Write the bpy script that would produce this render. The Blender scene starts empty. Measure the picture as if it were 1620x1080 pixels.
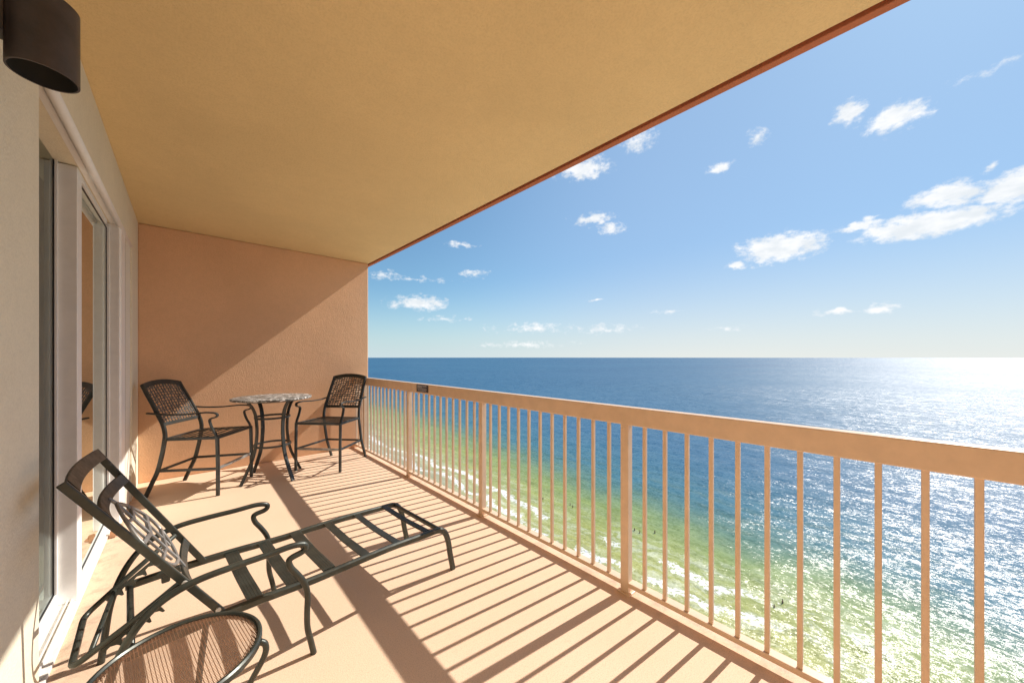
import bpy, math, random
from mathutils import Vector, Matrix
R = math.radians
random.seed(7)
S = bpy.context.scene
COL = S.collection

# ------------------------------------------------------------------ camera
# world: X = towards the sea, Y = along the balcony, floor at z = 0
CAM_H = 1.3504
YAW = R(42.8356)
cam_d = bpy.data.cameras.new('camera')
cam = bpy.data.objects.new('camera', cam_d); COL.objects.link(cam)
cam.location = (0, 0, CAM_H)
cam.rotation_euler = (R(90), 0, -YAW)
cam_d.sensor_width = 36; cam_d.lens = 12.3866
cam_d.shift_x = 0.0; cam_d.shift_y = 25.0 / 1620
cam_d.clip_start = 0.02; cam_d.clip_end = 200000
S.camera = cam

# ------------------------------------------------------------------ light
SUN = Vector((1.0, -0.142, 0.905)).normalized()
EL = math.asin(SUN.z); AZ = math.atan2(SUN.x, SUN.y)
sd = bpy.data.lights.new('sun', 'SUN'); sd.energy = 2.95; sd.angle = R(0.53); sd.color = (1.0, 0.93, 0.84)
so = bpy.data.objects.new('sun', sd); COL.objects.link(so)
so.rotation_euler = SUN.to_track_quat('Z', 'Y').to_euler(); so.location = (20, -3, 20)
S.view_settings.view_transform = 'Standard'; S.view_settings.look = 'None'
S.view_settings.gamma = 1.0; S.view_settings.use_curve_mapping = False
S.view_settings.exposure = 1.06

S.render.engine = 'CYCLES'
S.cycles.max_bounces = 10; S.cycles.diffuse_bounces = 6; S.cycles.glossy_bounces = 5
S.cycles.transparent_max_bounces = 12
S.cycles.use_denoising = True
S.cycles.sample_clamp_indirect = 6
S.cycles.caustics_reflective = False; S.cycles.caustics_refractive = False
S.cycles.use_adaptive_sampling = False

class NT:
    """small helper for node trees"""
    def __init__(s, tree): s.t = tree; s.n = tree.nodes; s.l = tree.links
    def new(s, kind, **kw):
        n = s.n.new(kind)
        for k, v in kw.items(): setattr(n, k, v)
        return n
    def put(s, sock, v):
        if isinstance(v, bpy.types.NodeSocket): s.l.new(v, sock)
        else: sock.default_value = v
    def math(s, op, a, b=0.0, c=None, clamp=False):
        n = s.new('ShaderNodeMath', operation=op); n.use_clamp = clamp
        s.put(n.inputs[0], a); s.put(n.inputs[1], b)
        if c is not None: s.put(n.inputs[2], c)
        return n.outputs[0]
    def mapr(s, v, a, b, c=0.0, d=1.0, kind='SMOOTHSTEP'):
        n = s.new('ShaderNodeMapRange', interpolation_type=kind)
        s.put(n.inputs['Value'], v); s.put(n.inputs['From Min'], a); s.put(n.inputs['From Max'], b)
        s.put(n.inputs['To Min'], c); s.put(n.inputs['To Max'], d)
        return n.outputs[0]
    def noise(s, vec, scale, detail=3, rough=0.5, dist=0.0):
        n = s.new('ShaderNodeTexNoise')
        if vec is not None: s.l.new(vec, n.inputs['Vector'])
        n.inputs['Scale'].default_value = scale; n.inputs['Detail'].default_value = detail
        n.inputs['Roughness'].default_value = rough; n.inputs['Distortion'].default_value = dist
        return n.outputs['Fac']
    def mix(s, f, a, b, blend='MIX'):
        n = s.new('ShaderNodeMix', data_type='RGBA', blend_type=blend)
        s.put(n.inputs[0], f)
        for i, v in ((6, a), (7, b)):
            if isinstance(v, bpy.types.NodeSocket): s.l.new(v, n.inputs[i])
            else: n.inputs[i].default_value = (*v, 1)
        return n.outputs[2]
    def comb(s, x, y, z):
        n = s.new('ShaderNodeCombineXYZ')
        for i, v in enumerate((x, y, z)): s.put(n.inputs[i], v)
        return n.outputs[0]
    def ramp(s, f, stops):
        n = s.new('ShaderNodeValToRGB'); s.l.new(f, n.inputs[0])
        e = n.color_ramp.elements
        while len(e) > 1: e.remove(e[-1])
        e[0].position = stops[0][0]; e[0].color = (*stops[0][1], 1)
        for p, c in stops[1:]:
            k = e.new(p); k.color = (*c, 1)
        return n.outputs[0]

# ------------------------------------------------------------------ sky
W = bpy.data.worlds.new('World'); S.world = W; W.use_nodes = True
nt = NT(W.node_tree); nt.n.clear()
out = nt.new('ShaderNodeOutputWorld'); bg = nt.new('ShaderNodeBackground')
bg.inputs['Strength'].default_value = 0.05
nt.l.new(bg.outputs[0], out.inputs[0])
sky = nt.new('ShaderNodeTexSky', sky_type='NISHITA')
sky.sun_disc = False; sky.sun_elevation = EL; sky.sun_rotation = AZ
sky.altitude = 0; sky.air_density = 1.0; sky.dust_density = 0.35; sky.ozone_density = 1.6
tc = nt.new('ShaderNodeTexCoord'); sep = nt.new('ShaderNodeSeparateXYZ')
nt.l.new(tc.outputs['Generated'], sep.inputs[0])
dx, dy, dz = sep.outputs
az = nt.math('ARCTAN2', dx, dy)
hor = nt.math('SQRT', nt.math('ADD', nt.math('MULTIPLY', dx, dx), nt.math('MULTIPLY', dy, dy)))
el = nt.math('ARCTAN2', dz, hor)
# small fair-weather clouds: (azimuth, elevation, half width, half height) in degrees, cover
CLOUDS = [(-13.02,25.27,2.4,1.9,.85),(0,0,0,0,0)]
def px_dir(x, y):
    u = (x - 810) / 557.4; v = (565 - y) / 557.4
    d = Vector((u * math.cos(YAW) + math.sin(YAW), -u * math.sin(YAW) + math.cos(YAW), v))
    return math.atan2(d.x, d.y), math.atan2(d.z, math.hypot(d.x, d.y))
SPOTS = [(1345,178,30,20,1),(1418,184,52,24,1),(1470,354,130,20,1.25),(1500,308,78,19,1.2),(1600,298,56,28,1.25),(1360,358,40,9,1),
 (1232,393,76,23,1.2),(1165,421,18,7,.9),(922,268,44,20,.95),(1010,222,32,22,.62),(935,347,36,11,.7),(968,361,24,9,.75),
 (1197,216,18,14,.6),(1137,265,24,10,.72),(662,479,52,13,.85),(730,388,30,6,.62),(606,434,24,8,.62),(752,433,26,7,.62),
 (1392,489,36,9,1),(1322,494,34,6,.85),(1150,519,34,5,.6),(845,519,80,10,.52),(660,441,70,5,.5),(945,475,18,3,.6),
 (1570,262,16,10,.6),(1060,494,30,5,.5),(1560,110,70,12,.45),(700,505,60,6,.42),(830,545,90,6,.45),(950,520,60,8,.45)]
warp = nt.comb(az, nt.math('MULTIPLY', el, 1.7), 0.0)
wn = nt.new('ShaderNodeTexNoise'); nt.l.new(warp, wn.inputs['Vector']); wn.inputs['Scale'].default_value = 30; wn.inputs['Detail'].default_value = 3
wsep = nt.new('ShaderNodeSeparateColor'); nt.l.new(wn.outputs['Color'], wsep.inputs[0])
azw = nt.math('ADD', az, nt.math('MULTIPLY', nt.math('SUBTRACT', wsep.outputs[0], .5), .035))
elw = nt.math('ADD', el, nt.math('MULTIPLY', nt.math('SUBTRACT', wsep.outputs[1], .5), .025))
F = None
for (x, y, hx, hy, k) in SPOTS:
    a0, e0 = px_dir(x, y); a1, _ = px_dir(x + hx, y); a2, _ = px_dir(x - hx, y)
    _, e1 = px_dir(x, y - hy); _, e2 = px_dir(x, y + hy)
    ha = abs(a1 - a2) / 2 * 1.3; he = abs(e1 - e2) / 2 * 1.35
    # a tilt follows from perspective of the cloud layer: none needed at this size
    qa = nt.math('MULTIPLY', nt.math('SUBTRACT', azw, a0), 1 / ha)
    qe = nt.math('MULTIPLY', nt.math('SUBTRACT', elw, e0), 1 / he)
    rr = nt.math('ADD', nt.math('MULTIPLY', qa, qa), nt.math('MULTIPLY', qe, qe))
    f = nt.math('MULTIPLY', nt.math('SUBTRACT', 1.0, nt.math('SQRT', rr)), 1.0)
    f = nt.math('ADD', nt.math('MAXIMUM', f, 0.0), 0.0)
    f = nt.math('MULTIPLY', f, k)
    F = f if F is None else nt.math('MAXIMUM', F, f)
n1 = nt.noise(nt.comb(az, nt.math('MULTIPLY', el, 1.5), .3), 48, 9, .66)
inside = nt.mapr(F, 0.0, 0.12)
dens = nt.mapr(nt.math('ADD', F, nt.math('MULTIPLY', nt.math('SUBTRACT', n1, .5), 1.5)), .14, .74)
dens = nt.math('MULTIPLY', dens, inside)
# slightly greyer where a cloud is thick and low
n2 = nt.noise(nt.comb(az, nt.math('MULTIPLY', el, 2.2), 1.7), 22, 4, .55)
ccol = nt.mix(nt.mapr(n2, .35, .7), (10.2, 10.2, 10.2), (8.2, 8.6, 8.9))
tint = nt.mix(1.0, sky.outputs[0], (.85, 1.2, 1.4), 'MULTIPLY')
gm = nt.new('ShaderNodeGamma'); gm.inputs['Gamma'].default_value = .80
nt.l.new(nt.mix(1.0, tint, (.2, .2, .2), 'MULTIPLY'), gm.inputs[0])
sk = nt.mix(1.0, gm.outputs[0], (4.3, 4.7, 4.75), 'MULTIPLY')
# the sky whitens towards the sun's side, and pale moist air lies low over the sea
side = nt.mapr(az, R(18), R(76))
sk = nt.mix(nt.math('MULTIPLY', nt.mapr(az, R(22), R(68)), .62), sk, (3.7, 5.4, 8.1))
top = nt.mapr(side, 0, 1, R(11), R(17), 'LINEAR')
hz = nt.math('MULTIPLY', nt.math('POWER', nt.mapr(nt.math('DIVIDE', el, top), 0, 1, 1, 0, 'LINEAR'), 1.7), .95, clamp=True)
sk = nt.mix(hz, sk, nt.mix(side, (6.0, 7.2, 7.7), (8.0, 8.25, 7.9)))
tot = nt.mix(nt.math('MULTIPLY', dens, .93), sk, ccol)
nt.l.new(tot, bg.inputs['Color'])

# ------------------------------------------------------------------ materials
def mat(name):
    m = bpy.data.materials.new(name); m.use_nodes = True
    t = NT(m.node_tree); p = t.n['Principled BSDF']
    return m, t, p
def objco(t):
    c = t.new('ShaderNodeNewGeometry'); return c.outputs['Position']
def bump(t, p, h, strength, dist):
    b = t.new('ShaderNodeBump'); b.inputs['Strength'].default_value = strength; b.inputs['Distance'].default_value = dist
    t.l.new(h, b.inputs['Height']); t.l.new(b.outputs[0], p.inputs['Normal'])
def stucco(name, col, var=.12, bs=.6, scale=90, rough=.9):
    m, t, p = mat(name); v = objco(t)
    a = t.noise(v, 1.3, 4, .6); b = t.noise(v, 26, 4, .6); g = t.noise(v, scale, 3, .6)
    c1 = tuple(x * (1 - var) for x in col); c2 = tuple(min(1, x * (1 + var * .6)) for x in col)
    c = t.mix(t.mapr(a, .3, .7), c1, c2)
    c = t.mix(t.mapr(b, .35, .75, 0, .22), c, tuple(x * .8 for x in col))
    c = t.mix(t.mapr(g, .42, .66, 0, .16), c, tuple(x * .62 for x in col))
    sp = t.noise(v, 75, 1, .5)
    c = t.mix(t.mapr(sp, .78, .82, 0, .35), c, tuple(x * .45 for x in col))
    t.l.new(c, p.inputs['Base Color']); p.inputs['Roughness'].default_value = rough
    p.inputs['Specular IOR Level'].default_value = .2
    h = t.math('ADD', g, t.math('MULTIPLY', b, .6))
    bump(t, p, h, bs, .006)
    return m
M_TERRA = stucco('terracotta_stucco', (.76, .475, .29), .06, .55, 75)
M_CREAM = stucco('cream_stucco', (.82, .755, .60), .05, .35, 110)
M_CEIL = stucco('ceiling_texture', (.73, .555, .30), .05, .6, 85)
M_FASC = stucco('red_fascia_paint', (.42, .155, .085), .08, .3, 90)

def floor_mat():
    m, t, p = mat('speckled_deck_coating'); v = objco(t)
    a = t.noise(v, .9, 5, .6); g = t.noise(v, 210, 2, .6); s2 = t.noise(v, 420, 1, .5); d = t.noise(v, 7, 5, .65)
    c = t.mix(t.mapr(a, .3, .7), (.77, .55, .385), (.82, .595, .43))
    c = t.mix(t.mapr(g, .42, .7, 0, .50), c, (.50, .34, .22))
    c = t.mix(t.mapr(t.noise(v, 75, 3, .7), .5, .7, 0, .22), c, (.55, .38, .26))
    c = t.mix(t.mapr(s2, .62, .72, 0, .35), c, (.85, .74, .60))
    c = t.mix(t.mapr(d, .60, .80, 0, .25), c, (.50, .36, .24))
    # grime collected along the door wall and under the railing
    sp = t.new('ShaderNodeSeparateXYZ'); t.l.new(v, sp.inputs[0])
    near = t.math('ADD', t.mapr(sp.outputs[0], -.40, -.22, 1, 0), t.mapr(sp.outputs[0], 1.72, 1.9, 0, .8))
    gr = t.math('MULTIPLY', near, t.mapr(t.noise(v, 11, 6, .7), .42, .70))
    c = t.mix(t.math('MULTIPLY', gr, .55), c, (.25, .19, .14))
    t.l.new(c, p.inputs['Base Color']); p.inputs['Roughness'].default_value = .75
    p.inputs['Specular IOR Level'].default_value = .25
    bump(t, p, t.math('ADD', g, t.math('MULTIPLY', d, .5)), .4, .003)
    return m
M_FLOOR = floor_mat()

def paint(name, col, rough=.45, var=.06, bs=.08):
    m, t, p = mat(name); v = objco(t)
    a = t.noise(v, 14, 4, .6); g = t.noise(v, 160, 2, .5)
    c = t.mix(t.mapr(a, .3, .7), tuple(x * (1 - var) for x in col), tuple(min(1, x * (1 + var)) for x in col))
    c = t.mix(t.mapr(t.noise(v, 38, 5, .7), .62, .78, 0, .25), c, tuple(x * .7 for x in col))
    t.l.new(c, p.inputs['Base Color']); p.inputs['Roughness'].default_value = rough
    bump(t, p, g, bs, .002)
    return m
M_RAIL = paint('peach_railing_paint', (.74, .555, .40), .32, .05)
M_WHITE = paint('white_vinyl', (.88, .885, .87), .35, .03)
M_SILL = paint('weathered_white_sill', (.80, .77, .72), .5, .06)
M_GASKET = paint('black_rubber', (.02, .02, .025), .5)
M_BRONZE_LAMP = paint('brown_lamp_enamel', (.045, .037, .038), .42, .25, .1)
M_LAMPIN = paint('black_lamp_inside', (.02, .02, .018), .7)
M_BULB = paint('frosted_bulb', (.8, .8, .78), .3)
M_RUST = paint('rusty_metal', (.35, .17, .08), .8, .3)
M_PLAQ = paint('navy_plaque', (.035, .035, .06), .4)
M_PTEXT = paint('pale_lettering', (.55, .56, .62), .5)
M_BOLT = paint('bright_bolt', (.62, .60, .55), .35)

def metal(name, col, wear=.25, scale=22, light=(.24, .25, .25)):
    m, t, p = mat(name); tcn = t.new('ShaderNodeTexCoord'); v = tcn.outputs['Object']
    a = t.noise(v, 9, 4, .6); w = t.noise(v, scale, 6, .75)
    c = t.mix(t.mapr(a, .3, .7), tuple(x * .75 for x in col), tuple(x * 1.25 for x in col))
    c = t.mix(t.mapr(w, .60, .72, 0, wear), c, light)
    t.l.new(c, p.inputs['Base Color']); p.inputs['Metallic'].default_value = .35
    t.l.new(t.mapr(w, .3, .8, .28, .5), p.inputs['Roughness'])
    bump(t, p, t.noise(v, 180, 2, .5), .12, .001)
    return m
M_METAL = metal('dark_bronze_metal', (.048, .054, .045))
M_METAL2 = metal('worn_black_metal', (.044, .048, .045), .5, 30)
M_LEAF = metal('weathered_pewter', (.24, .235, .225), .6, 60, (.5, .5, .5))
M_SCUFF = metal('chipped_black_metal', (.30, .30, .29), 1.0, 22, (.88, .87, .85))
M_LATTICE = metal('verdigris_lattice', (.10, .10, .095), .8, 60, (.46, .46, .44))
M_MESH = metal('brown_woven_mesh', (.27, .15, .09), .1, 40, (.35, .2, .12))

def mosaic():
    m, t, p = mat('mosaic_stone_top'); tcn = t.new('ShaderNodeTexCoord'); v = tcn.outputs['Object']
    vo = t.new('ShaderNodeTexVoronoi'); t.l.new(v, vo.inputs['Vector']); vo.inputs['Scale'].default_value = 36
    sc = t.new('ShaderNodeSeparateColor'); t.l.new(vo.outputs['Color'], sc.inputs[0])
    c = t.ramp(sc.outputs[0], [(0, (.05, .055, .05)), (.3, (.16, .16, .15)), (.55, (.36, .36, .34)), (.75, (.78, .77, .74)), (1, (.18, .17, .15))])
    ve = t.new('ShaderNodeTexVoronoi', feature='DISTANCE_TO_EDGE'); t.l.new(v, ve.inputs['Vector']); ve.inputs['Scale'].default_value = 36
    e = t.mapr(ve.outputs['Distance'], .02, .09)
    c = t.mix(e, (.03, .03, .03), c)
    t.l.new(c, p.inputs['Base Color']); p.inputs['Roughness'].default_value = .35
    bump(t, p, e, .6, .004); return m
M_MOSAIC = mosaic()

def glass():
    m = bpy.data.materials.new('tinted_door_glass'); m.use_nodes = True; t = NT(m.node_tree); t.n.clear()
    o = t.new('ShaderNodeOutputMaterial'); mx = t.new('ShaderNodeMixShader'); tr = t.new('ShaderNodeBsdfTransparent'); gl = t.new('ShaderNodeBsdfGlossy')
    tr.inputs[0].default_value = (.62, .70, .66, 1); gl.inputs[0].default_value = (.86, .93, .90, 1); gl.inputs['Roughness'].default_value = 0.0
    fr = t.new('ShaderNodeFresnel'); fr.inputs['IOR'].default_value = 2.1
    t.l.new(fr.outputs[0], mx.inputs[0]); t.l.new(tr.outputs[0], mx.inputs[1]); t.l.new(gl.outputs[0], mx.inputs[2]); t.l.new(mx.outputs[0], o.inputs[0])
    return m
M_GLASS = glass()

# ------------------------------------------------------------------ mesh helpers
class MB:
    def __init__(s): s.v = []; s.f = []
    def add(s, vs, fs):
        o = len(s.v); s.v += [tuple(v) for v in vs]; s.f += [tuple(i + o for i in f) for f in fs]
    def box(s, a, b):
        x0, y0, z0 = a; x1, y1, z1 = b
        s.add([(x0,y0,z0),(x1,y0,z0),(x1,y1,z0),(x0,y1,z0),(x0,y0,z1),(x1,y0,z1),(x1,y1,z1),(x0,y1,z1)],
              [(3,2,1,0),(4,5,6,7),(0,1,5,4),(1,2,6,5),(2,3,7,6),(3,0,4,7)])
    def sweep(s, path, prof, up=(0, 0, 1), closed=False, caps=True, scale=None):
        P = [Vector(p) for p in path]; n = len(P); m = len(prof); up = Vector(up); vs = []; fs = []
        for i, p in enumerate(P):
            if closed: t = P[(i + 1) % n] - P[i - 1]
            else: t = P[min(i + 1, n - 1)] - P[max(i - 1, 0)]
            t.normalize(); side = t.cross(up)
            if side.length < 1e-4: side = t.cross(Vector((1, 0, 0)))
            side.normalize(); nn = side.cross(t); k = scale[i] if scale else 1.0
            for (a, b) in prof: vs.append(p + side * a * k + nn * b * k)
        for i in range(n if closed else n - 1):
            j = (i + 1) % n
            for q in range(m): fs.append((i*m+q, i*m+(q+1) % m, j*m+(q+1) % m, j*m+q))
        if caps and not closed:
            fs.append(tuple(range(m))[::-1]); fs.append(tuple((n-1)*m + q for q in range(m)))
        s.add(vs, fs)
    def lathe(s, prof, c, seg=48, close=True):
        vs = []; fs = []; n = len(prof)
        for k in range(seg):
            a = 2 * math.pi * k / seg
            for (r, z) in prof: vs.append((c[0] + r * math.cos(a), c[1] + r * math.sin(a), c[2] + z))
        for k in range(seg):
            j = (k + 1) % seg
            for q in range(n - 1): fs.append((k*n+q, j*n+q, j*n+q+1, k*n+q+1))
        s.add(vs, fs)
    def build(s, name, m, parent=None, smooth=False, bevel=0.0, seg=2):
        me = bpy.data.meshes.new(name); me.from_pydata(s.v, [], s.f); me.validate(); me.update()
        import bmesh
        bm = bmesh.new(); bm.from_mesh(me); bmesh.ops.recalc_face_normals(bm, faces=bm.faces); bm.to_mesh(me); bm.free()
        me.materials.append(m)
        o = bpy.data.objects.new(name, me); COL.objects.link(o)
        if parent: o.parent = parent
        if bevel:
            b = o.modifiers.new('bevel', 'BEVEL'); b.width = bevel; b.segments = seg; b.limit_method = 'ANGLE'; b.angle_limit = R(40)
        if smooth:
            for p in me.polygons: p.use_smooth = True
            if smooth == 'angle':
                try: me.set_sharp_from_angle(angle=R(35))
                except Exception: pass
        return o
def circ(r, n=10, ry=None):
    return [(r * math.cos(2 * math.pi * k / n), (ry or r) * math.sin(2 * math.pi * k / n)) for k in range(n)]
def rect(w, h, b=.15):
    c = min(w, h) * b; w /= 2; h /= 2
    return [(w, -h + c), (w, h - c), (w - c, h), (-w + c, h), (-w, h - c), (-w, -h + c), (-w + c, -h), (w - c, -h)]
def smooth(pts, n=6):
    P = [Vector(p) for p in pts]; o = []
    Q = [P[0] * 2 - P[1]] + P + [P[-1] * 2 - P[-2]]
    for i in range(1, len(Q) - 2):
        for k in range(n):
            t = k / n; a, b, c, d = Q[i-1], Q[i], Q[i+1], Q[i+2]
            o.append(.5 * ((2*b) + (c - a) * t + (2*a - 5*b + 4*c - d) * t*t + (3*b - a - 3*c + d) * t**3))
    o.append(P[-1]); return o
def fillet(pts, r, n=5):
    P = [Vector(p) for p in pts]; o = [P[0]]
    for i in range(1, len(P) - 1):
        a = (P[i-1] - P[i]); b = (P[i+1] - P[i]); k = min(r, a.length * .48, b.length * .48)
        A = P[i] + a.normalized() * k; B = P[i] + b.normalized() * k
        for j in range(n + 1):
            t = j / n; o.append((1-t)**2 * A + 2*t*(1-t) * P[i] + t*t * B)
    o.append(P[-1]); return o
def tag(o, label=None, cat=None, group=None, kind=None):
    for k, v in (('label', label), ('category', cat), ('group', group), ('kind', kind)):
        if v: o[k] = v
    return o
def empty(name, loc, rz=0):
    o = bpy.data.objects.new(name, None); COL.objects.link(o); o.location = loc; o.rotation_euler = (0, 0, rz)
    o.empty_display_size = .1; return o
def copy_tree(o, parent=None):
    c = o.copy(); COL.objects.link(c)
    if parent: c.parent = parent
    for ch in [x for x in kids(o)]: copy_tree(ch, c)
    return c
def kids(o): return [x for x in bpy.data.objects if x.parent == o]

# ================================================================== LARGE STRUCTURE
Y0, Y1 = -3.2, 5.4788          # balcony ends
XL, XC = -0.3705, 2.0668       # door wall plane, ceiling edge
HC = 2.7877
OPEN0, OPEN1, HEAD = 2.002, 4.86, 2.40

def plain(name, a, b, m, kind='structure', bevel=0):
    mb = MB(); mb.box(a, b); o = mb.build(name, m, bevel=bevel); tag(o, kind=kind); return o
# floor slab
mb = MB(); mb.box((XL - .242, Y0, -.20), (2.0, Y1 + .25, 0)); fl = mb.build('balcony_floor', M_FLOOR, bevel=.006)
tag(fl, kind='structure', label='beige speckled balcony floor striped by railing shadows')
# ceiling slab
mb = MB(); mb.box((XL - .25, Y0 - .2, HC), (XC, Y1 + .25, HC + .20)); ce = mb.build('balcony_ceiling', M_CEIL, bevel=.004)
tag(ce, kind='structure', label='ochre textured balcony ceiling')
# fascia with drip groove along the ceiling edge
mb = MB()
mb.box((XC + .001, Y0 - .2, HC + .022), (XC + .026, Y1 + .25, HC + .199))
mb.box((XC + .027, Y0 - .2, HC - .004), (XC + .074, Y1 + .25, HC + .26))
fa = mb.build('fascia_trim', M_FASC, bevel=.004)
tag(fa, 'red painted edge trim running along the sea side of the ceiling', 'trim')
# end walls
mb = MB(); mb.box((XL - .004, Y1, -.001), (XC - .004, Y1 + .24, HC - .001)); w1 = mb.build('end_wall', M_TERRA, bevel=.012, seg=3)
tag(w1, 'terracotta stucco end wall crossed by a diagonal shadow edge behind the bar table', 'wall')
mb = MB(); mb.box((XL - .004, Y0 - .2, -.001), (XC - .004, Y0, HC - .001)); w2 = mb.build('end_wall', M_TERRA, bevel=.012)
tag(w2, 'terracotta stucco wall closing the near end behind the viewer', 'wall')
# door wall: pier, lintel, far return
mb = MB()
mb.box((XL - .25, Y0, -.002), (XL, OPEN0, HC - .001))
mb.box((XL - .25, OPEN0 + .0, HEAD), (XL - .0001, Y1 - .0005, HC - .0015))
mb.box((XL - .25, OPEN1, -.002), (XL - .0002, Y1 - .001, HEAD - .0))
dw = mb.build('door_wall', M_CREAM)
tag(dw, 'cream stucco wall around the sliding doors on the left', 'wall')
# rounded cream bead on the lintel edge
mb = MB(); mb.sweep([(XL - .012, OPEN0 + .0, HEAD - .008), (XL - .012, OPEN1, HEAD - .008)], circ(.020, 12)); b = mb.build('lintel_trim', M_WHITE, dw, smooth=True)
# dark room behind the glass
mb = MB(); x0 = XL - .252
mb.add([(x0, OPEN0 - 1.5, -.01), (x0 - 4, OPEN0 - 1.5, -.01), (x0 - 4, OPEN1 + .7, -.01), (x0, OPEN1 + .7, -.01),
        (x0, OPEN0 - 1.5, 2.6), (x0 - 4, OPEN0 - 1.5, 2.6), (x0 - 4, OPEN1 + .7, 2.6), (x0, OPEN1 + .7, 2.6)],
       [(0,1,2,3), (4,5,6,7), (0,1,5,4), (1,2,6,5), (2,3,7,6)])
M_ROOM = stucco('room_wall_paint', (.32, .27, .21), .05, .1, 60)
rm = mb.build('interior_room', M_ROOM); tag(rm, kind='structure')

# ---- hotel tower below and above the balcony (only what a step aside would show)
mb = MB()
mb.box((-14, -22, -60), (-.70, 26, -.21))
for k in range(1, 19):
    z = -.2 - 3.1 * k
    mb.box((-.62, -22, z - .2), (2.0, 26, z))
mb.box((-14, -22, 3.05), (2.0, 26, 6.2))
mb.box((-14, Y1 + .26, -.2), (-.66, 26, 3.04)); mb.box((-14, -22, -.2), (-.66 - 4.2, Y0 - .25, 3.04))
tw = mb.build('hotel_tower', M_TERRA); tag(tw, 'terracotta hotel tower carrying the balcony, below and around it', 'building')

# ================================================================== SEA AND BEACH
SEA_Z = -60.0
def sea_mat():
    m, t, p = mat('sea_water'); v = objco(t)
    sp = t.new('ShaderNodeSeparateXYZ'); t.l.new(v, sp.inputs[0]); X, Y, Z = sp.outputs
    # meandering distance from the shore
    fl2 = t.comb(t.math('MULTIPLY', X, .35), Y, 0.0)
    big = t.noise(fl2, .012, 3, .5); mid = t.noise(fl2, .05, 4, .55)
    u = t.math('ADD', X, t.math('ADD', t.math('MULTIPLY', t.math('SUBTRACT', big, .5), 34), t.math('MULTIPLY', t.math('SUBTRACT', mid, .5), 14)))
    uc = t.math('ADD', u, t.math('MULTIPLY', t.math('SUBTRACT', 130, t.math('MINIMUM', t.math('MAXIMUM', Y, -60), 360)), .14))
    f = t.mapr(uc, 85, 245, kind='LINEAR')
    col = t.ramp(f, [(0.0, (.42, .38, .20)), (.08, (.46, .44, .15)), (.20, (.37, .39, .095)), (.31, (.25, .32, .09)), (.42, (.10, .20, .14)),
                     (.53, (.045, .160, .205)), (.75, (.028, .130, .21)), (1.0, (.020, .112, .215))])
    # dark backs of the low rollers, parallel to the shore
    uu = t.math('ADD', X, t.math('ADD', t.math('MULTIPLY', t.math('SUBTRACT', t.noise(fl2, .02, 3, .5), .5), 26), t.math('MULTIPLY', t.math('SUBTRACT', t.noise(v, .10, 3, .5), .5), 3)))
    ph = t.math('FRACT', t.math('MULTIPLY', uu, 1 / 11.0))
    rol = t.math('MULTIPLY', t.mapr(ph, .0, .12), t.mapr(ph, .12, .6, 1, 0))
    rol = t.math('MULTIPLY', rol, t.math('MULTIPLY', t.mapr(u, 96, 110), t.mapr(u, 160, 210, 1, 0)))
    rol = t.math('MULTIPLY', rol, t.mapr(t.noise(fl2, .06, 3, .5), .35, .6))
    col = t.mix(t.math('MULTIPLY', rol, .38), col, t.mix(.55, col, (.10, .13, .0)))
    # sand bars / wave backs: streaks parallel to the shore
    st = t.noise(t.comb(t.math('MULTIPLY', X, 1.0), t.math('MULTIPLY', Y, .16), 0.0), .16, 5, .6, .4)
    col = t.mix(t.mapr(st, .35, .62, .0, .32), col, t.mix(.5, col, (.02, .06, .07)))
    far = t.noise(t.comb(t.math('MULTIPLY', X, .3), Y, 0.0), .0011, 4, .6)
    col = t.mix(t.mapr(far, .4, .65, 0, .45), col, (.005, .062, .160))
    # foam: broken ribbons near the shore
    fw = t.math('ADD', u, t.math('MULTIPLY', t.math('SUBTRACT', t.noise(v, .22, 4, .6), .5), 7))
    per = t.math('SINE', t.math('MULTIPLY', fw, .62))
    rib = t.mapr(per, .15, .95)
    patch = t.mapr(t.noise(t.comb(t.math('MULTIPLY', X, .5), Y, 3.0), .045, 4, .6), .40, .55)
    zone = t.math('MULTIPLY', t.mapr(u, 84, 88), t.mapr(u, 104, 111, 1, 0))
    lace = t.mapr(t.noise(v, .9, 6, .75), .38, .62)
    foam = t.math('MULTIPLY', t.math('MULTIPLY', zone, patch), t.math('MULTIPLY', t.math('ADD', t.math('MULTIPLY', rib, .85), .15), lace))
    foam = t.mapr(foam, .05, .42)
    milk = t.math('MULTIPLY', t.math('MULTIPLY', t.mapr(u, 84, 88), t.mapr(u, 108, 128, 1, 0)), t.mapr(t.noise(t.comb(t.math('MULTIPLY', fw, 1.0), t.math('MULTIPLY', Y, .22), 4.0), .35, 6, .7, .8), .46, .68))
    col = t.mix(t.math('MULTIPLY', milk, .5), col, (.72, .74, .62))
    col = t.mix(foam, col, (.80, .80, .76))
    t.l.new(col, p.inputs['Base Color'])
    p.inputs['IOR'].default_value = 1.33
    cd0 = t.new('ShaderNodeVectorMath', operation='LENGTH'); t.l.new(v, cd0.inputs[0])
    t.l.new(t.mapr(cd0.outputs['Value'], 300, 3000, .5, .42), p.inputs['Specular IOR Level'])
    cd = t.new('ShaderNodeVectorMath', operation='LENGTH'); t.l.new(v, cd.inputs[0])
    rg = t.mapr(cd.outputs['Value'], 90, 900, .31, .38)
    t.l.new(t.math('MAXIMUM', rg, t.math('MULTIPLY', foam, .8)), p.inputs['Roughness'])
    # waves: facet slopes at four sizes; calm slicks lie between ruffled water
    slick = t.noise(t.comb(t.math('MULTIPLY', X, 1.0), t.math('MULTIPLY', Y, .35), 9.0), .0022, 4, .6)
    amp = t.mapr(slick, .36, .60, .85, 1.45)
    tot = None
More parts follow.
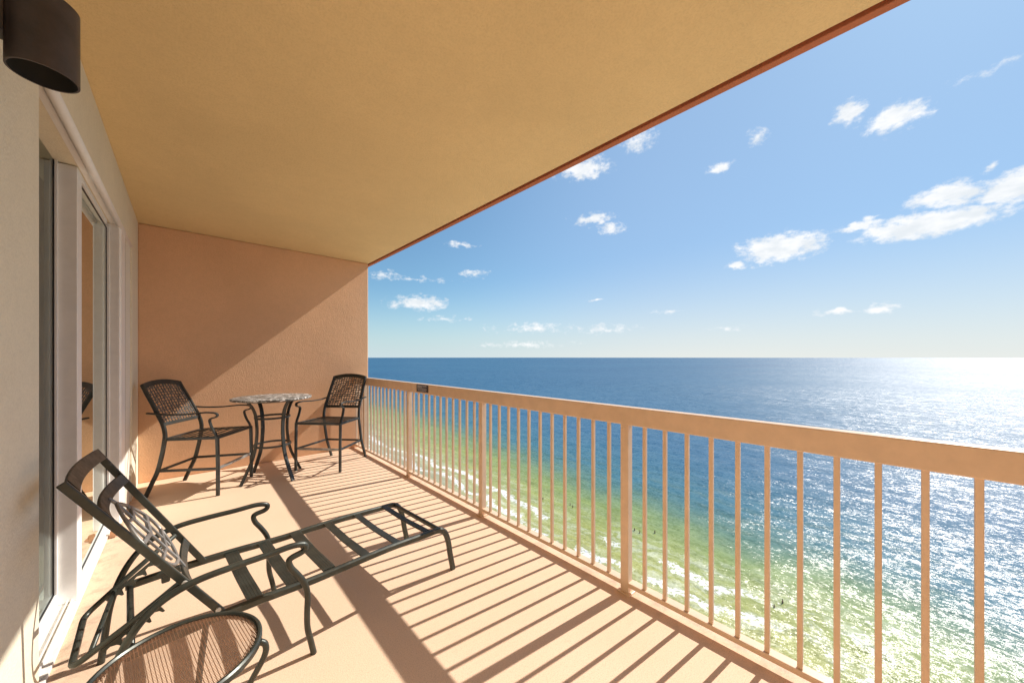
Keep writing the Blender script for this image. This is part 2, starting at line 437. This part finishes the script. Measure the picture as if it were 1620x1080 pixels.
    for (sx, sy, f, A, dt) in ((1, .35, .10, .40, 3), (1, .45, .40, .70, 3), (1, .7, 1.4, 1.0, 2), (1, 1, 5.0, 1.0, 2)):
        n = t.new('ShaderNodeTexNoise'); t.l.new(t.comb(t.math('MULTIPLY', X, sx), t.math('MULTIPLY', Y, sy), f * 7), n.inputs['Vector'])
        n.inputs['Scale'].default_value = f; n.inputs['Detail'].default_value = dt; n.inputs['Roughness'].default_value = .5; n.inputs['Distortion'].default_value = .3
        q = t.new('ShaderNodeVectorMath', operation='SUBTRACT'); t.l.new(n.outputs['Color'], q.inputs[0]); q.inputs[1].default_value = (.5, .5, .5)
        r = t.new('ShaderNodeVectorMath', operation='SCALE'); t.l.new(q.outputs[0], r.inputs[0]); t.put(r.inputs['Scale'], t.math('MULTIPLY', amp, A))
        if tot is None: tot = r.outputs[0]
        else:
            ad = t.new('ShaderNodeVectorMath', operation='ADD'); t.l.new(tot, ad.inputs[0]); t.l.new(r.outputs[0], ad.inputs[1]); tot = ad.outputs[0]
    xs_ = t.new('ShaderNodeSeparateXYZ'); t.l.new(tot, xs_.inputs[0])
    nv = t.new('ShaderNodeVectorMath', operation='NORMALIZE'); t.l.new(t.comb(xs_.outputs[0], t.math('MULTIPLY', xs_.outputs[1], .8), 1.0), nv.inputs[0])
    t.l.new(nv.outputs[0], p.inputs['Normal'])
    return m
M_SEA = sea_mat()
mb = MB()
FAR = 60000.0
xs = [84, 120, 200, 500, 2000, 10000, FAR]; ys = [-FAR, -10000, -2000, -500, 0, 500, 2000, 10000, FAR]
vs = [(x, y, SEA_Z) for x in xs for y in ys]; n = len(ys)
mb.add(vs, [(i*n+j, (i+1)*n+j, (i+1)*n+j+1, i*n+j+1) for i in range(len(xs)-1) for j in range(n-1)])
sea = mb.build('sea', M_SEA); tag(sea, kind='structure', label='blue gulf water turning green at the shore with sun glitter')
M_SAND = stucco('beach_sand', (.62, .55, .42), .1, .5, 3)
mb = MB(); mb.add([(-FAR, -FAR, -59.2), (60, -FAR, -59.2), (60, FAR, -59.2), (-FAR, FAR, -59.2), (110, -FAR, -61.2), (110, FAR, -61.2)], [(0,1,2,3), (1,4,5,2)])
bc = mb.build('beach', M_SAND); tag(bc, kind='structure')

# ================================================================== RAILING
RX0, RX1 = 1.845, 1.892
rail = empty('balcony_railing', (1.868, 2.0, 0)); tag(rail, 'peach painted metal railing with thin square balusters above the sea', 'railing')
def rl(mb, name, m=M_RAIL, **kw):
    o = mb.build(name, m, rail, **kw); o.matrix_parent_inverse = Matrix.Translation(-rail.location); return o
mb = MB(); mb.box((RX0 - .004, Y0 + .001, .965), (RX1 + .004, Y1 - .001, 1.067)); rl(mb, 'top_rail', bevel=.006)
mb = MB(); mb.box((RX0 + .004, Y0 + .001, .040), (RX1 + .006, Y1 - .001, .066)); rl(mb, 'bottom_rail', bevel=.003)
PY, SP = 1.0441, .1122
base_post = base_bal = None
for k in range(-38, 40):
    y = PY + k * SP
    if y < Y0 + .05 or y > Y1 - .03: continue
    if k % 12 == 0:
        if base_post is None:
            mb = MB(); mb.box((RX0 + .001, -.024, -.0), (RX1 + .001, .024, .9655)); mb.box((RX0 - .014, -.04, .0005), (RX1 + .016, .04, .008))
            base_post = rl(mb, 'post', bevel=.002); base_post.location.y = y
        else:
            c = base_post.copy(); COL.objects.link(c); c.location.y = y
    else:
        if base_bal is None:
            mb = MB(); mb.box((1.859, -.0095, .0655), (1.878, .0095, .9655)); base_bal = rl(mb, 'baluster', bevel=.0015, seg=1); base_bal.location.y = y
        else:
            c = base_bal.copy(); COL.objects.link(c); c.location.y = y

# notice plaque fixed on the top rail
pq = empty('notice_plaque', (RX0 - .006, 3.377, .98)); tag(pq, 'small dark rectangular notice plaque screwed to the top rail', 'sign')
mb = MB(); mb.box((-.005, -.119, .003), (.0015, .119, .080)); mb.build('plate', M_PLAQ, pq)
mb = MB()
def line(y0, y1, z, h):          # y is measured from the plate's left end as seen from the balcony
    mb.box((-.0058, .119 - y1, z), (-.0048, .119 - y0, z + h))
for i, (a, b2, z, h) in enumerate([(.02, .218, .068, .005), (.02, .12, .058, .006), (.02, .12, .049, .005), (.135, .215, .060, .004), (.02, .215, .040, .003), (.02, .215, .030, .005), (.035, .205, .021, .003), (.03, .21, .012, .004)]):
    # broken into word-length dashes
    x = a
    rr = random.Random(i)
    while x < b2 - .006:
        L = min(rr.uniform(.010, .034), b2 - x); line(x, x + L, z, h); x += L + .005
mb.build('lettering', M_PTEXT, pq)

# ================================================================== SLIDING DOORS
def part(mb, name, m, par, **kw):
    o = mb.build(name, m, par, **kw); o.matrix_parent_inverse = par.matrix_world.inverted() if False else Matrix.Translation(-par.location); return o
fr = empty('door_frame', (-.45, 3.43, 0)); tag(fr, 'white vinyl frame and floor track of the sliding glass doors', 'door frame')
mb = MB(); mb.box((-.60, OPEN0 + .001, .0005), (-.424, 4.45, .018))
part(mb, 'sill', M_SILL, fr, bevel=.002)
mb = MB()
for x in (-.470, -.455): mb.box((x, OPEN0 + .001, .0185), (x + .004, 3.04, .034))
part(mb, 'track', M_SILL, fr)
mb = MB(); mb.box((-.60, OPEN0 + .001, 2.50), (-.50, 4.2, 2.60)); mb.box((-.432, OPEN0 + .001, 2.398), (-.385, 4.45, 2.46)); mb.box((-.60, OPEN0+.001, 2.60), (-.38, 4.45, 2.64))
part(mb, 'head', M_WHITE, fr)
mb = MB(); mb.box((-.60, 4.155, .018), (-.383, 4.46, 2.3975)); mb.box((-.385, 4.20, .018), (-.376, 4.44, 2.397))
part(mb, 'jamb', M_WHITE, fr, bevel=.002)
mb = MB(); mb.box((-.383, 4.462, .002), (-.3782, 4.478, 2.39)); part(mb, 'gasket', M_GASKET, fr)
mb = MB(); mb.box((-.60, 4.48, .002), (-.379, 4.859, 2.399)); part(mb, 'side_trim', stucco('cream_trim', (.80, .76, .66), .03, .10, 100), fr, bevel=.004)

def panel(label, xo, xg, y0, y1, z0, z1, gz0, gz1, w, w2, dn):
    """a sliding leaf: xo outer face, xg glass face"""
    r = empty('sliding_door', (xo, (y0 + y1) / 2, .018)); tag(r, label, 'door', 'sliding glass door leaves')
    d = .045
    mb = MB()
    mb.box((xo - dn, y0, z0), (xo, y0 + w, z1)); mb.box((xo - d, y1 - w2, z0), (xo, y1, z1))
    mb.box((xo - d, y0 + w, z0), (xo - .0006, y1 - w2, gz0)); mb.box((xo - d, y0 + w, gz1), (xo - .0006, y1 - w, z1))
    part(mb, 'door_leaf', M_WHITE, r, bevel=.003)
    mb = MB(); g = .007
    for a, b in (((xg - .002, y0 + w, gz0), (xg + .003, y0 + w + g, gz1)), ((xg - .002, y1 - w2 - g, gz0), (xg + .003, y1 - w2, gz1)),
                 ((xg - .002, y0 + w + g, gz0), (xg + .003, y1 - w2 - g, gz0 + g)), ((xg - .002, y0 + w + g, gz1 - g), (xg + .003, y1 - w2 - g, gz1))):
        mb.box(a, b)
    part(mb, 'gasket', M_GASKET, r)
    mb = MB(); mb.add([(xg, y0 + w, gz0), (xg, y1 - w2, gz0), (xg, y1 - w2, gz1), (xg, y0 + w, gz1)], [(0, 1, 2, 3)])
    part(mb, 'pane', M_GLASS, r)
    return r
panel('nearer sliding glass door leaf on the inner track, its floor track bare in front', -.500, -.513, 1.72, 3.038, .019, 2.495, .086, 2.44, .09, .012, .045)
panel('farther sliding glass door leaf on the outer track, beside the terracotta wall', -.434, -.450, 3.040, 4.154, .019, 2.395, .095, 2.36, .11, .006, .078)
# flange of the outer leaf that closes the gap to the inner one
# small rusty door stop by the track
mb = MB(); mb.sweep(smooth([(-.40, 3.96, .004), (-.40, 3.98, .03), (-.395, 4.0, .045), (-.38, 4.01, .02), (-.37, 4.0, .004)], 4), rect(.03, .01))
o = mb.build('door_stop', M_RUST); tag(o, 'small rusty door stop on the floor by the door track', 'door stop')
mb = MB()
for i in range(5):
    a = i * 1.3; mb.add([(-.33 + .02*math.cos(a), 4.62 + .03*math.sin(a), .004), (-.31 + .02*math.cos(a+1), 4.62 + .03*math.sin(a+1), .022), (-.33 + .035*math.cos(a+.5), 4.62+.045*math.sin(a+.5), .010), (-.345, 4.60, .003)], [(0,1,2,3)])

# ================================================================== WALL LAMP
lx, ly, lz0, lz1, lr = -.27, 1.50, 2.08, 2.275, .0605
lamp = empty('wall_lamp', (lx, ly, lz0)); tag(lamp, 'dark brown cylindrical downlight fixed high on the cream wall', 'wall lamp')
mb = MB(); seg = 56
prof = [(lr - .004, 0), (lr, 0), (lr, lz1 - lz0 - .004), (lr - .004, lz1 - lz0), (0.001, lz1 - lz0)]
mb.lathe(prof, (0, 0, 0), seg); mb.build('shade', M_BRONZE_LAMP, lamp, smooth='angle')
mb = MB(); mb.lathe([(lr - .0042, .0005), (lr - .0042, .15), (.001, .16)], (0, 0, 0), seg); mb.build('shade_lining', M_LAMPIN, lamp, smooth=True)
mb = MB(); mb.lathe([(.001, .045), (.018, .05), (.028, .07), (.030, .09), (.018, .12), (.014, .155)], (0, 0, 0), 28); mb.build('bulb', M_BULB, lamp, smooth=True)
mb = MB(); mb.box((-.0995, -.055, .04), (-.085, .055, .19)); mb.box((-.086, -.028, .07), (-.055, .028, .15)); mb.build('bracket', M_BRONZE_LAMP, lamp, bevel=.003)

# ================================================================== BAR CHAIRS
def make_chair():
    r = empty('bar_chair', (0, 0, 0))
    prof_r = rect(.024, .034, .2)
    back = [(0, 0), (.055, .13), (.105, .25), (.145, .42), (.167, .56), (.165, .63), (.143, .71), (.10, .80), (.052, .90), (.0, 1.0), (-.042, 1.086)]
    def hw(a): return .243 + (a / .65) * .034
    def tp(z): return 1 - .085 * max(0, min(1, (z - .60) / .49))     # the back narrows upwards
    for sgn in (-1, 1):
        mb = MB(); mb.sweep(smooth([(a, sgn * .243 * tp(z), z) for a, z in back], 4), rect(.034, .024, .2), up=(0, 1, 0))
        mb.build('leg', M_METAL2, r, smooth='angle')
        mb = MB(); mb.sweep([(.652, sgn * .277, 0), (.652, sgn * .277, .3), (.646, sgn * .277, .572)], rect(.030, .026, .2), up=(0, 1, 0))
        mb.build('leg', M_METAL2, r, smooth='angle')
        arm = [(.646, .565), (.630, .605), (.603, .655), (.585, .705), (.580, .740), (.600, .757), (.632, .765), (.648, .785), (.635, .803), (.600, .811), (.54, .813), (.45, .806), (.35, .798), (.2, .798), (.11, .806), (.03, .814)]
        mb = MB(); P = smooth([(a, sgn * (.277 - max(0, .6 - a) * .03), z) for a, z in arm], 4)
        mb.sweep(P, rect(.014, .030, .25), up=(0, 1, 0)); mb.build('armrest', M_METAL2, r, smooth='angle')
    # seat: frame and lateral slats
    mb = MB(); zs = .558
    for sgn in (-1, 1): mb.sweep([(.165, sgn * .240, zs - .004), (.640, sgn * .266, zs + .006)], rect(.020, .028))
    mb.sweep([(.165, -.232, zs - .004), (.165, .232, zs - .004)], rect(.022, .026)); mb.sweep([(.640, -.262, zs + .006), (.640, .262, zs + .006)], rect(.022, .030))
    mb.build('seat_frame', M_METAL2, r)
    mb = MB()
    for i in range(6):
        a = .225 + i * .068; mb.sweep([(a, -.236 - i*.004, zs + .010), (a, 0, zs + .003), (a, .236 + i*.004, zs + .010)], rect(.032, .006))
    mb.build('seat', M_METAL2, r)
    # foot stretchers
    for sgn in (-1, 1):
        mb = MB(); mb.sweep([(.11, sgn * .240, .252), (.645, sgn * .272, .262)], rect(.016, .024)); mb.build('stretcher', M_METAL2, r)
    mb = MB(); mb.sweep([(.645, -.266, .262), (.645, .266, .262)], rect(.016, .026)); f = mb.build('stretcher', M_SCUFF, r); f['label'] = 'front foot stretcher with its paint chipped to bright metal'
    mb = MB(); mb.sweep([(.11, -.236, .252), (.11, .236, .252)], rect(.016, .024)); mb.build('stretcher', M_METAL2, r)
    # back frame: arched top rail and bottom rail, set on the back plane
    def bp(z):                       # back profile: a at height z
        for (a0, z0), (a1, z1) in zip(back, back[1:]):
            if z0 <= z <= z1: return a0 + (a1 - a0) * (z - z0) / (z1 - z0)
        return back[-1][0] - (z - back[-1][1]) * .5
    mb = MB()
    P = []
    for i in range(13):
        y = -.236 + .472 * i / 12; z = 1.070 + .030 * (1 - (y / .236) ** 2); P.append((bp(z), y * tp(z), z))
    mb.sweep(P, rect(.022, .050, .15), up=(-.45, 0, .9)); mb.build('top_rail', M_METAL2, r, smooth='angle')
    mb = MB(); mb.sweep([(bp(.700), -.228, .700), (bp(.700), .228, .700)], rect(.020, .034), up=(-.3, 0, 1)); mb.build('lower_rail', M_METAL2, r)
    # pierced back panel: a net of irregular bars
    mb = MB(); rg = random.Random(3); nx, nz = 12, 13
    def pt(i, j):
        y = -.222 + .444 * i / nx; zt = 1.055 + .028 * (1 - (y / .236) ** 2); z = .715 + (zt - .715) * j / nz
        if 0 < i < nx: y += rg.uniform(-.005, .005)
        if 0 < j < nz: z += rg.uniform(-.004, .004)
        return Vector((bp(z) + .001, y * tp(z), z))
    G = [[pt(i, j) for j in range(nz + 1)] for i in range(nx + 1)]
    for i in range(1, nx): mb.sweep([G[i][j] for j in range(nz + 1)], rect(.009, .006), up=(1, 0, .3))
    for j in range(1, nz): mb.sweep([G[i][j] for i in range(nx + 1)], rect(.009, .006), up=(1, 0, .3))
    for i in range(nx):
        for j in range(nz):
            if (i + j * 2) % 5 == 0 or rg.random() < .12: mb.sweep([G[i][j], G[i+1][j+1]], rect(.007, .005), up=(1, 0, .3))
    for sgn in (-1, 1): mb.sweep([(bp(z), sgn * .225 * tp(z), z) for z in (.705, .8, .9, 1.0, 1.07)], rect(.014, .008), up=(1, 0, .3))
    mb.build('back_panel', M_LATTICE, r)
    return r
chA = make_chair(); chA.location = (-.145, 5.080, 0); chA.rotation_euler = (0, 0, math.atan2(-.363, .525))
tag(chA, 'black metal bar-height armchair left of the table, by the sliding doors', 'bar chair', 'bar chairs at the high table')
chB = copy_tree(chA); chB.location = (1.635, 5.055, 0); chB.rotation_euler = (0, 0, math.atan2(-.395, -.44))
tag(chB, 'black metal bar-height armchair right of the table, in the corner by the railing', 'bar chair', 'bar chairs at the high table')

# ================================================================== HIGH TABLE
ht = empty('bar_table', (.725, 4.77, 0)); tag(ht, 'round bar-height table with a grey mosaic top and four bowed metal legs', 'bar table')
mb = MB(); rt = .385; zt = .905
prof = [(0.0005, zt - .026), (rt - .02, zt - .026), (rt - .004, zt - .022), (rt, zt - .012), (rt - .002, zt - .003), (rt - .008, zt), (0.0005, zt)]
mb.lathe(prof, (0, 0, 0), 72); mb.build('tabletop', M_MOSAIC, ht, smooth='angle')
mb = MB(); mb.lathe([(.24, zt - .040), (.29, zt - .040), (.29, zt - .027), (.24, zt - .027), (.24, zt - .040)], (0, 0, 0), 48); mb.build('top_support', M_METAL2, ht)
LP = [(.335, 0), (.305, .06), (.265, .14), (.215, .25), (.185, .37), (.170, .50), (.172, .62), (.190, .74), (.225, .82), (.262, .866)]
for d in (205, 295, 25, 115):
    a = R(d); P = [(q * math.cos(a), q * math.sin(a), z) for q, z in smooth_pts] if False else smooth([(q * math.cos(a), q * math.sin(a), z) for q, z in LP], 4)
    mb = MB(); mb.sweep(P, rect(.040, .016, .25), up=(math.cos(a), math.sin(a), 0)); mb.build('leg', M_METAL2, ht, smooth='angle')
for z, q in ((.37, .176), (.68, .168)):
    mb = MB(); mb.sweep([(q * math.cos(2*math.pi*k/40), q * math.sin(2*math.pi*k/40), z) for k in range(40)], rect(.010, .022, .2), closed=True)
    mb.build('ring', M_METAL2, ht, smooth='angle')

# ================================================================== CHAISE LONGUE FRAME
cl = empty('chaise_longue', (.4225, 2.1145, 0), R(4.73)); tag(cl, 'dark bronze metal chaise longue frame without cushion, its back raised with a leaf ornament', 'chaise longue')
TUBE = circ(.0125, 10, .0125); RB = rect(.026, .034, .25)
# seat rails with the foot-end legs, one continuous bent tube each
for sgn in (-1, 1):
    P = [(-.60, .322), (-.40, .326), (-.2, .322), (0, .310), (.2, .309), (.4, .305), (.6, .293), (.70, .286), (.748, .255), (.775, .185), (.79, .10), (.812, 0)]
    mb = MB(); o = .275
    mb.sweep(smooth([(a, sgn * (o + (.012 if a > .5 else .0) * 0), z) for a, z in P], 5), rect(.034, .024, .28), up=(0, 1, 0)); mb.build('seat_rail', M_METAL, cl, smooth='angle')
# arm tubes: rear leg, arm, scroll and front leg
for sgn in (-1, 1):
    P = [(-.672, 0), (-.660, .12), (-.645, .24), (-.612, .355), (-.565, .440), (-.505, .492), (-.42, .518), (-.315, .523), (-.20, .522), (-.110, .524), (-.062, .514), (-.052, .497), (-.066, .482), (-.105, .474),
         (-.118, .462), (-.110, .430), (-.082, .385), (-.056, .335), (-.044, .28), (-.046, .20), (-.044, .13), (-.030, .06), (-.018, 0)]
    mb = MB(); mb.sweep(smooth([(a, sgn * .318, z) for a, z in P], 6), circ(.0125, 12, .0125), up=(0, 1, 0)); mb.build('armrest', M_METAL, cl, smooth=True)
    mb = MB(); mb.sweep([(-.045, sgn * .286, .311), (-.045, sgn * .306, .311)], circ(.007, 8)); mb.build('bolt', M_BOLT, cl)
# rear hook bar between the rails
mb = MB(); mb.sweep([(-.585, -.262, .322), (-.585, .262, .322)], circ(.011, 10)); mb.build('crossbar', M_METAL, cl, smooth=True)
mb = MB(); mb.sweep([(-.47, .262, .300), (-.47, .305, .300)], rect(.03, .03)); mb.build('bracket', M_METAL, cl)
# seat slats and foot bar
for k, (a, w) in enumerate([(-.225, .056), (-.083, .056), (.070, .056), (.250, .046), (.430, .040), (.625, .038)]):
    z = .325 - max(0, a) * .035
    mb = MB()
    mb.sweep([(a, -.262, z), (a, 0, z - .008), (a, .262, z)], rect(w, .008, .2))
    for q in (-.3, -.1, .1, .3): mb.sweep([(a + q * w, -.262, z + .0042), (a + q * w, 0, z - .0038), (a + q * w, .262, z + .0042)], rect(.004, .0012))
    mb.build('slat', M_METAL, cl)
mb = MB(); mb.sweep([(.715, -.262, .280), (.715, .262, .280)], rect(.022, .026, .25)); mb.build('crossbar', M_METAL, cl)
# backrest
A0, A1 = Vector((-.345, 0, .345)), Vector((-.712, 0, .950))
bd = (A1 - A0); BL = bd.length; bd.normalize(); bn = Vector((-bd.z, 0, bd.x)) * -1   # bn points to the sitter's side
def bk(t, y, d=0.0): return A0 + bd * t + Vector((.023 * (y / .268) * t / BL, y, 0)) + bn * d
BW = .268
br = empty('backrest', (0, 0, 0)); br.parent = cl
for sgn in (-1, 1):
    mb = MB(); mb.sweep([bk(-.02, sgn * BW), bk(BL, sgn * BW)], rect(.018, .025, .12), up=tuple(bn)); mb.build('side_bar', M_METAL, br, bevel=.001)
    for t in (0.012, .188):
        mb = MB(); mb.sweep([bk(t, sgn * (BW + .0092)), bk(t, sgn * (BW + .015))], circ(.009, 12)); mb.build('bolt', M_BOLT, br)
def bowed(t, w, dep, name, t2=None):
    mb = MB(); P = []
    for i in range(17):
        y = -BW + .012 + (2 * BW - .024) * i / 16; k = 1 - (y / BW) ** 2
        P.append(bk(t + (.012 * k if t > .5 else 0), y, .009 - dep * k))
    mb.sweep(P, rect(w, .010, .2), up=tuple(bn)); return mb.build(name, M_METAL, br, smooth='angle')
bowed(BL - .026, .052, .014, 'cross_bar'); bowed(BL - .165, .046, .030, 'cross_bar'); bowed(.125, .042, .030, 'cross_bar')
# leaf ornament
mb = MB(); T0, T1 = .175, .515; lw = .185; LR = rect(.014, .010, .25)
def lf(s, y): return bk(T0 + (T1 - T0) * s, y, -.012)
up = tuple(bn)
def half(s): return lw * math.sin(math.pi * min(1, (s ** .75))) ** .8 if 0 < s < 1 else 0.0
for sgn in (-1, 1):
    pts = [lf(s, sgn * half(s)) for s in [0, .06, .15, .27, .4, .52, .64, .75, .85, .93, 1.0]]
    mb.sweep(smooth(pts, 3), LR, up=up)
mb.sweep([bk(.13, 0, -.016), lf(0, 0), lf(.5, 0), lf(1.0, 0), bk(BL - .16, 0, -.016)], LR, up=up)
for q in (-.075, .075): mb.sweep(smooth([lf(.13, q * 1.0), lf(.3, q * 1.15), lf(.6, q * 1.2), lf(.86, q * .9)], 3), rect(.010, .008), up=up)
for s0, rise in ((.22, .07), (.48, .09), (.74, .08)):
    pts = [lf(s0 + rise * abs(k) , k * half(s0 + rise) * 1.0) for k in (-1, -.66, -.33, 0, .33, .66, 1)]
    mb.sweep(smooth(pts, 3), rect(.016 if s0 == .48 else .012, .012), up=up)
mb.build('leaf_ornament', M_LEAF, br, smooth='angle')
# prop frame: U-shaped, with toothed racks
pf = empty('prop_frame', (0, 0, 0)); pf.parent = cl
P = [bk(.188, -.245), (-.57, -.205, .405), (-.722, -.172, .300), (-.712, .172, .300), (-.58, .200, .405), bk(.188, .245)]
mb = MB(); mb.sweep(fillet(P, .035, 6), circ(.0105, 10), up=(0, 0, 1)); mb.build('tube', M_METAL, pf, smooth=True)
mb = MB(); mb.sweep([(-.682, -.180, .325), (-.630, .188, .360)], circ(.008, 8)); mb.build('rod', M_METAL, pf, smooth=True)
for sgn in (-1, 1):
    A = Vector((-.52, sgn * .214, .435)); B = Vector((-.66, sgn * .188, .338)); d = B - A; L = d.length; d.normalize(); dn = Vector((.35, 0, -1)); dn -= d * dn.dot(d); dn.normalize()
    top = []; bot = []
    pro = [(0, .0), (0, .020)]
    nT = 4; stp = L / nT
    for i in range(nT):
        s0 = i * stp
        pro += [(s0 + .002, .036), (s0 + .008, .034), (s0 + .011, .022), (s0 + stp * .55, .012), (s0 + stp * .85, .014)]
    pro += [(L, .022), (L, 0)]
    side = Vector((0, 1, 0)); vs = []
    for off in (-.003, .003):
        for (q, w) in pro: vs.append(A + d * q + dn * (w + .006) + side * off)
    n = len(pro); fs = [(i, (i + 1) % n, (i + 1) % n + n, i + n) for i in range(n)]
    # caps as quads against the top edge strip
    mb = MB(); mb.add(vs, fs)
    for off, base in ((-.003, 0), (.003, n)):
        for i in range(1, n - 2):
            q0, q1 = pro[i][0], pro[i + 1][0]
            mb.add([A + d * q0 + dn * .006 + side * off, A + d * q1 + dn * .006 + side * off, A + d * q1 + dn * (pro[i+1][1] + .006) + side * off, A + d * q0 + dn * (pro[i][1] + .006) + side * off], [(0, 1, 2, 3)])
    mb.build('rack', M_METAL, pf)

# ================================================================== SIDE TABLE
TC = (-.0145, 1.502); TR = .203; TZ = .405
st = empty('side_table', (TC[0], TC[1], 0)); tag(st, 'small round side table with a brown mesh top in the lower left', 'side table')
mb = MB(); mb.sweep([(TR * math.cos(2*math.pi*k/72), TR * math.sin(2*math.pi*k/72), TZ) for k in range(72)], rect(.016, .026, .3), closed=True)
mb.build('rim', M_METAL, st, smooth='angle')
mb = MB(); ri = TR - .006; zt = TZ + .004
def strips(ang, sp, w, z, rin=0.0, r=ri):
    ca, sa = math.cos(ang), math.sin(ang); k = -int(r / sp)
    while k * sp < r:
        q = k * sp; k += 1
        if abs(q) >= r - .001: continue
        L = math.sqrt(r * r - q * q)
        segs = [(-L, L)] if rin <= abs(q) else [(-L, -math.sqrt(rin * rin - q * q)), (math.sqrt(rin * rin - q * q), L)]
        for (a, b) in segs:
            P = [(a * ca - q * sa, a * sa + q * ca, z), (b * ca - q * sa, b * sa + q * ca, z)]
            mb.sweep(P, [(w / 2, -.0005), (w / 2, .0005), (-w / 2, .0005), (-w / 2, -.0005)])
DA = R(98)
strips(DA, .0085, .0019, zt); strips(DA + R(90), .0068, .0009, zt + .0011)
strips(DA + R(6), .0085, .0022, zt - .0035, .180); strips(DA + R(96), .0068, .0012, zt - .0024, .180)
mb.build('mesh_top', M_MESH, st)
for d in (20, 110, 200, 290):
    a = R(d - 38); ca, sa = math.cos(a), math.sin(a)
    P = [(TR + .004, TZ - .004), (TR + .020, TZ - .020), (TR + .016, TZ - .06), (TR - .03, TZ - .15), (TR - .055, TZ - .24), (TR - .03, TZ - .34), (TR + .012, .0)]
    mb = MB(); mb.sweep(smooth([(q * ca, q * sa, z) for q, z in P], 5), circ(.0095, 10), up=(-sa, ca, 0)); mb.build('leg', M_METAL, st, smooth=True)
mb = MB(); q = TR - .062; mb.sweep([(q * math.cos(2*math.pi*k/48), q * math.sin(2*math.pi*k/48), TZ - .235) for k in range(48)], circ(.007, 8), closed=True); mb.build('ring', M_METAL, st, smooth=True)

# ================================================================== PEOPLE IN THE WATER
M_SKIN = paint('tanned_skin', (.30, .17, .11), .5); M_HAIR = paint('dark_hair', (.03, .02, .015), .6); M_SUIT = paint('dark_swimwear', (.03, .04, .07), .6)
def make_person(arm):
    V = []; E = []; Rr = []
    def v(x, y, z, r): V.append((x, y, z)); Rr.append(r); return len(V) - 1
    pel = v(0, 0, .95, .13); wa = v(0, 0, 1.10, .12); ch = v(0, 0, 1.32, .15); nk = v(0, 0, 1.48, .055); hd = v(0, .01, 1.58, .085); ht_ = v(0, .01, 1.72, .075)
    E += [(pel, wa), (wa, ch), (ch, nk), (nk, hd), (hd, ht_)]
    for s in (-1, 1):
        hp = v(s * .10, 0, .88, .09); kn = v(s * .13, .03, .48, .06); an = v(s * .15, 0, .08, .04); ft = v(s * .16, .13, .03, .035)
        E += [(pel, hp), (hp, kn), (kn, an), (an, ft)]
        sh = v(s * .19, 0, 1.40, .06)
        if s * arm > 0: elb = v(s * .36, .06, 1.20, .04); hn = v(s * .46, .20, 1.32, .03)
        else: elb = v(s * .25, .0, 1.12, .04); hn = v(s * .24, .12, .90, .03)
        E += [(ch, sh), (sh, elb), (elb, hn)]
    me = bpy.data.meshes.new('person'); me.from_pydata(V, E, []); o = bpy.data.objects.new('person', me); COL.objects.link(o)
    m = o.modifiers.new('skin', 'SKIN'); m.use_smooth_shade = True
    for i, q in enumerate(me.skin_vertices[0].data): q.radius = (Rr[i], Rr[i]); q.use_root = (i == 0)
    o.modifiers.new('sub', 'SUBSURF').render_levels = 1
    me.materials.append(M_SKIN)
    mb = MB(); mb.lathe([(.001, 1.80), (.05, 1.79), (.088, 1.74), (.098, 1.67), (.092, 1.62)], (0, -.01, 0), 12); mb.build('hair', M_HAIR, o, smooth=True)
    mb = MB(); mb.lathe([(.165, .80), (.172, .90), (.160, 1.02)], (0, 0, 0), 14); mb.build('swim_shorts', M_SUIT, o, smooth=True)
    return o
pa = make_person(1); pb = make_person(-1)
SWIM = [((679, 702), 'wader seen between thin balusters just right of the first railing post from the end wall'),
        ((859, 788), 'lone wader in green water above the broad white breaker'),
        ((902, 797), 'left one of two waders standing close together at the edge of the breaker'),
        ((906, 801), 'right one of two waders standing close together at the edge of the breaker'),
        ((1004, 837), 'left one of the waders just right of the thick railing post'),
        ((1012, 841), 'middle one of the waders just right of the thick railing post'),
        ((1036, 841), 'right one of the waders just right of the thick railing post'),
        ((1225, 957), 'smaller, half sunk one of two waders in the pale glittering surf'),
        ((1238, 951), 'taller one of two waders in the pale glittering surf')]
for i, ((x, y), lab) in enumerate(SWIM):
    u = (x - 810) / 557.4; vv = (565 - y) / 557.4
    t_ = (SEA_Z + .4 - CAM_H) / vv
    X = (u * math.cos(YAW) + math.sin(YAW)) * t_; Y = (-u * math.sin(YAW) + math.cos(YAW)) * t_
    src = pa if i % 2 == 0 else pb
    o = src if i < 2 else copy_tree(src)
    o.location = (X, Y, SEA_Z - (.75 if i != 7 else 1.1)); o.rotation_euler = (0, 0, i * 1.9)
    tag(o, lab, 'person', 'people wading in the shallows')
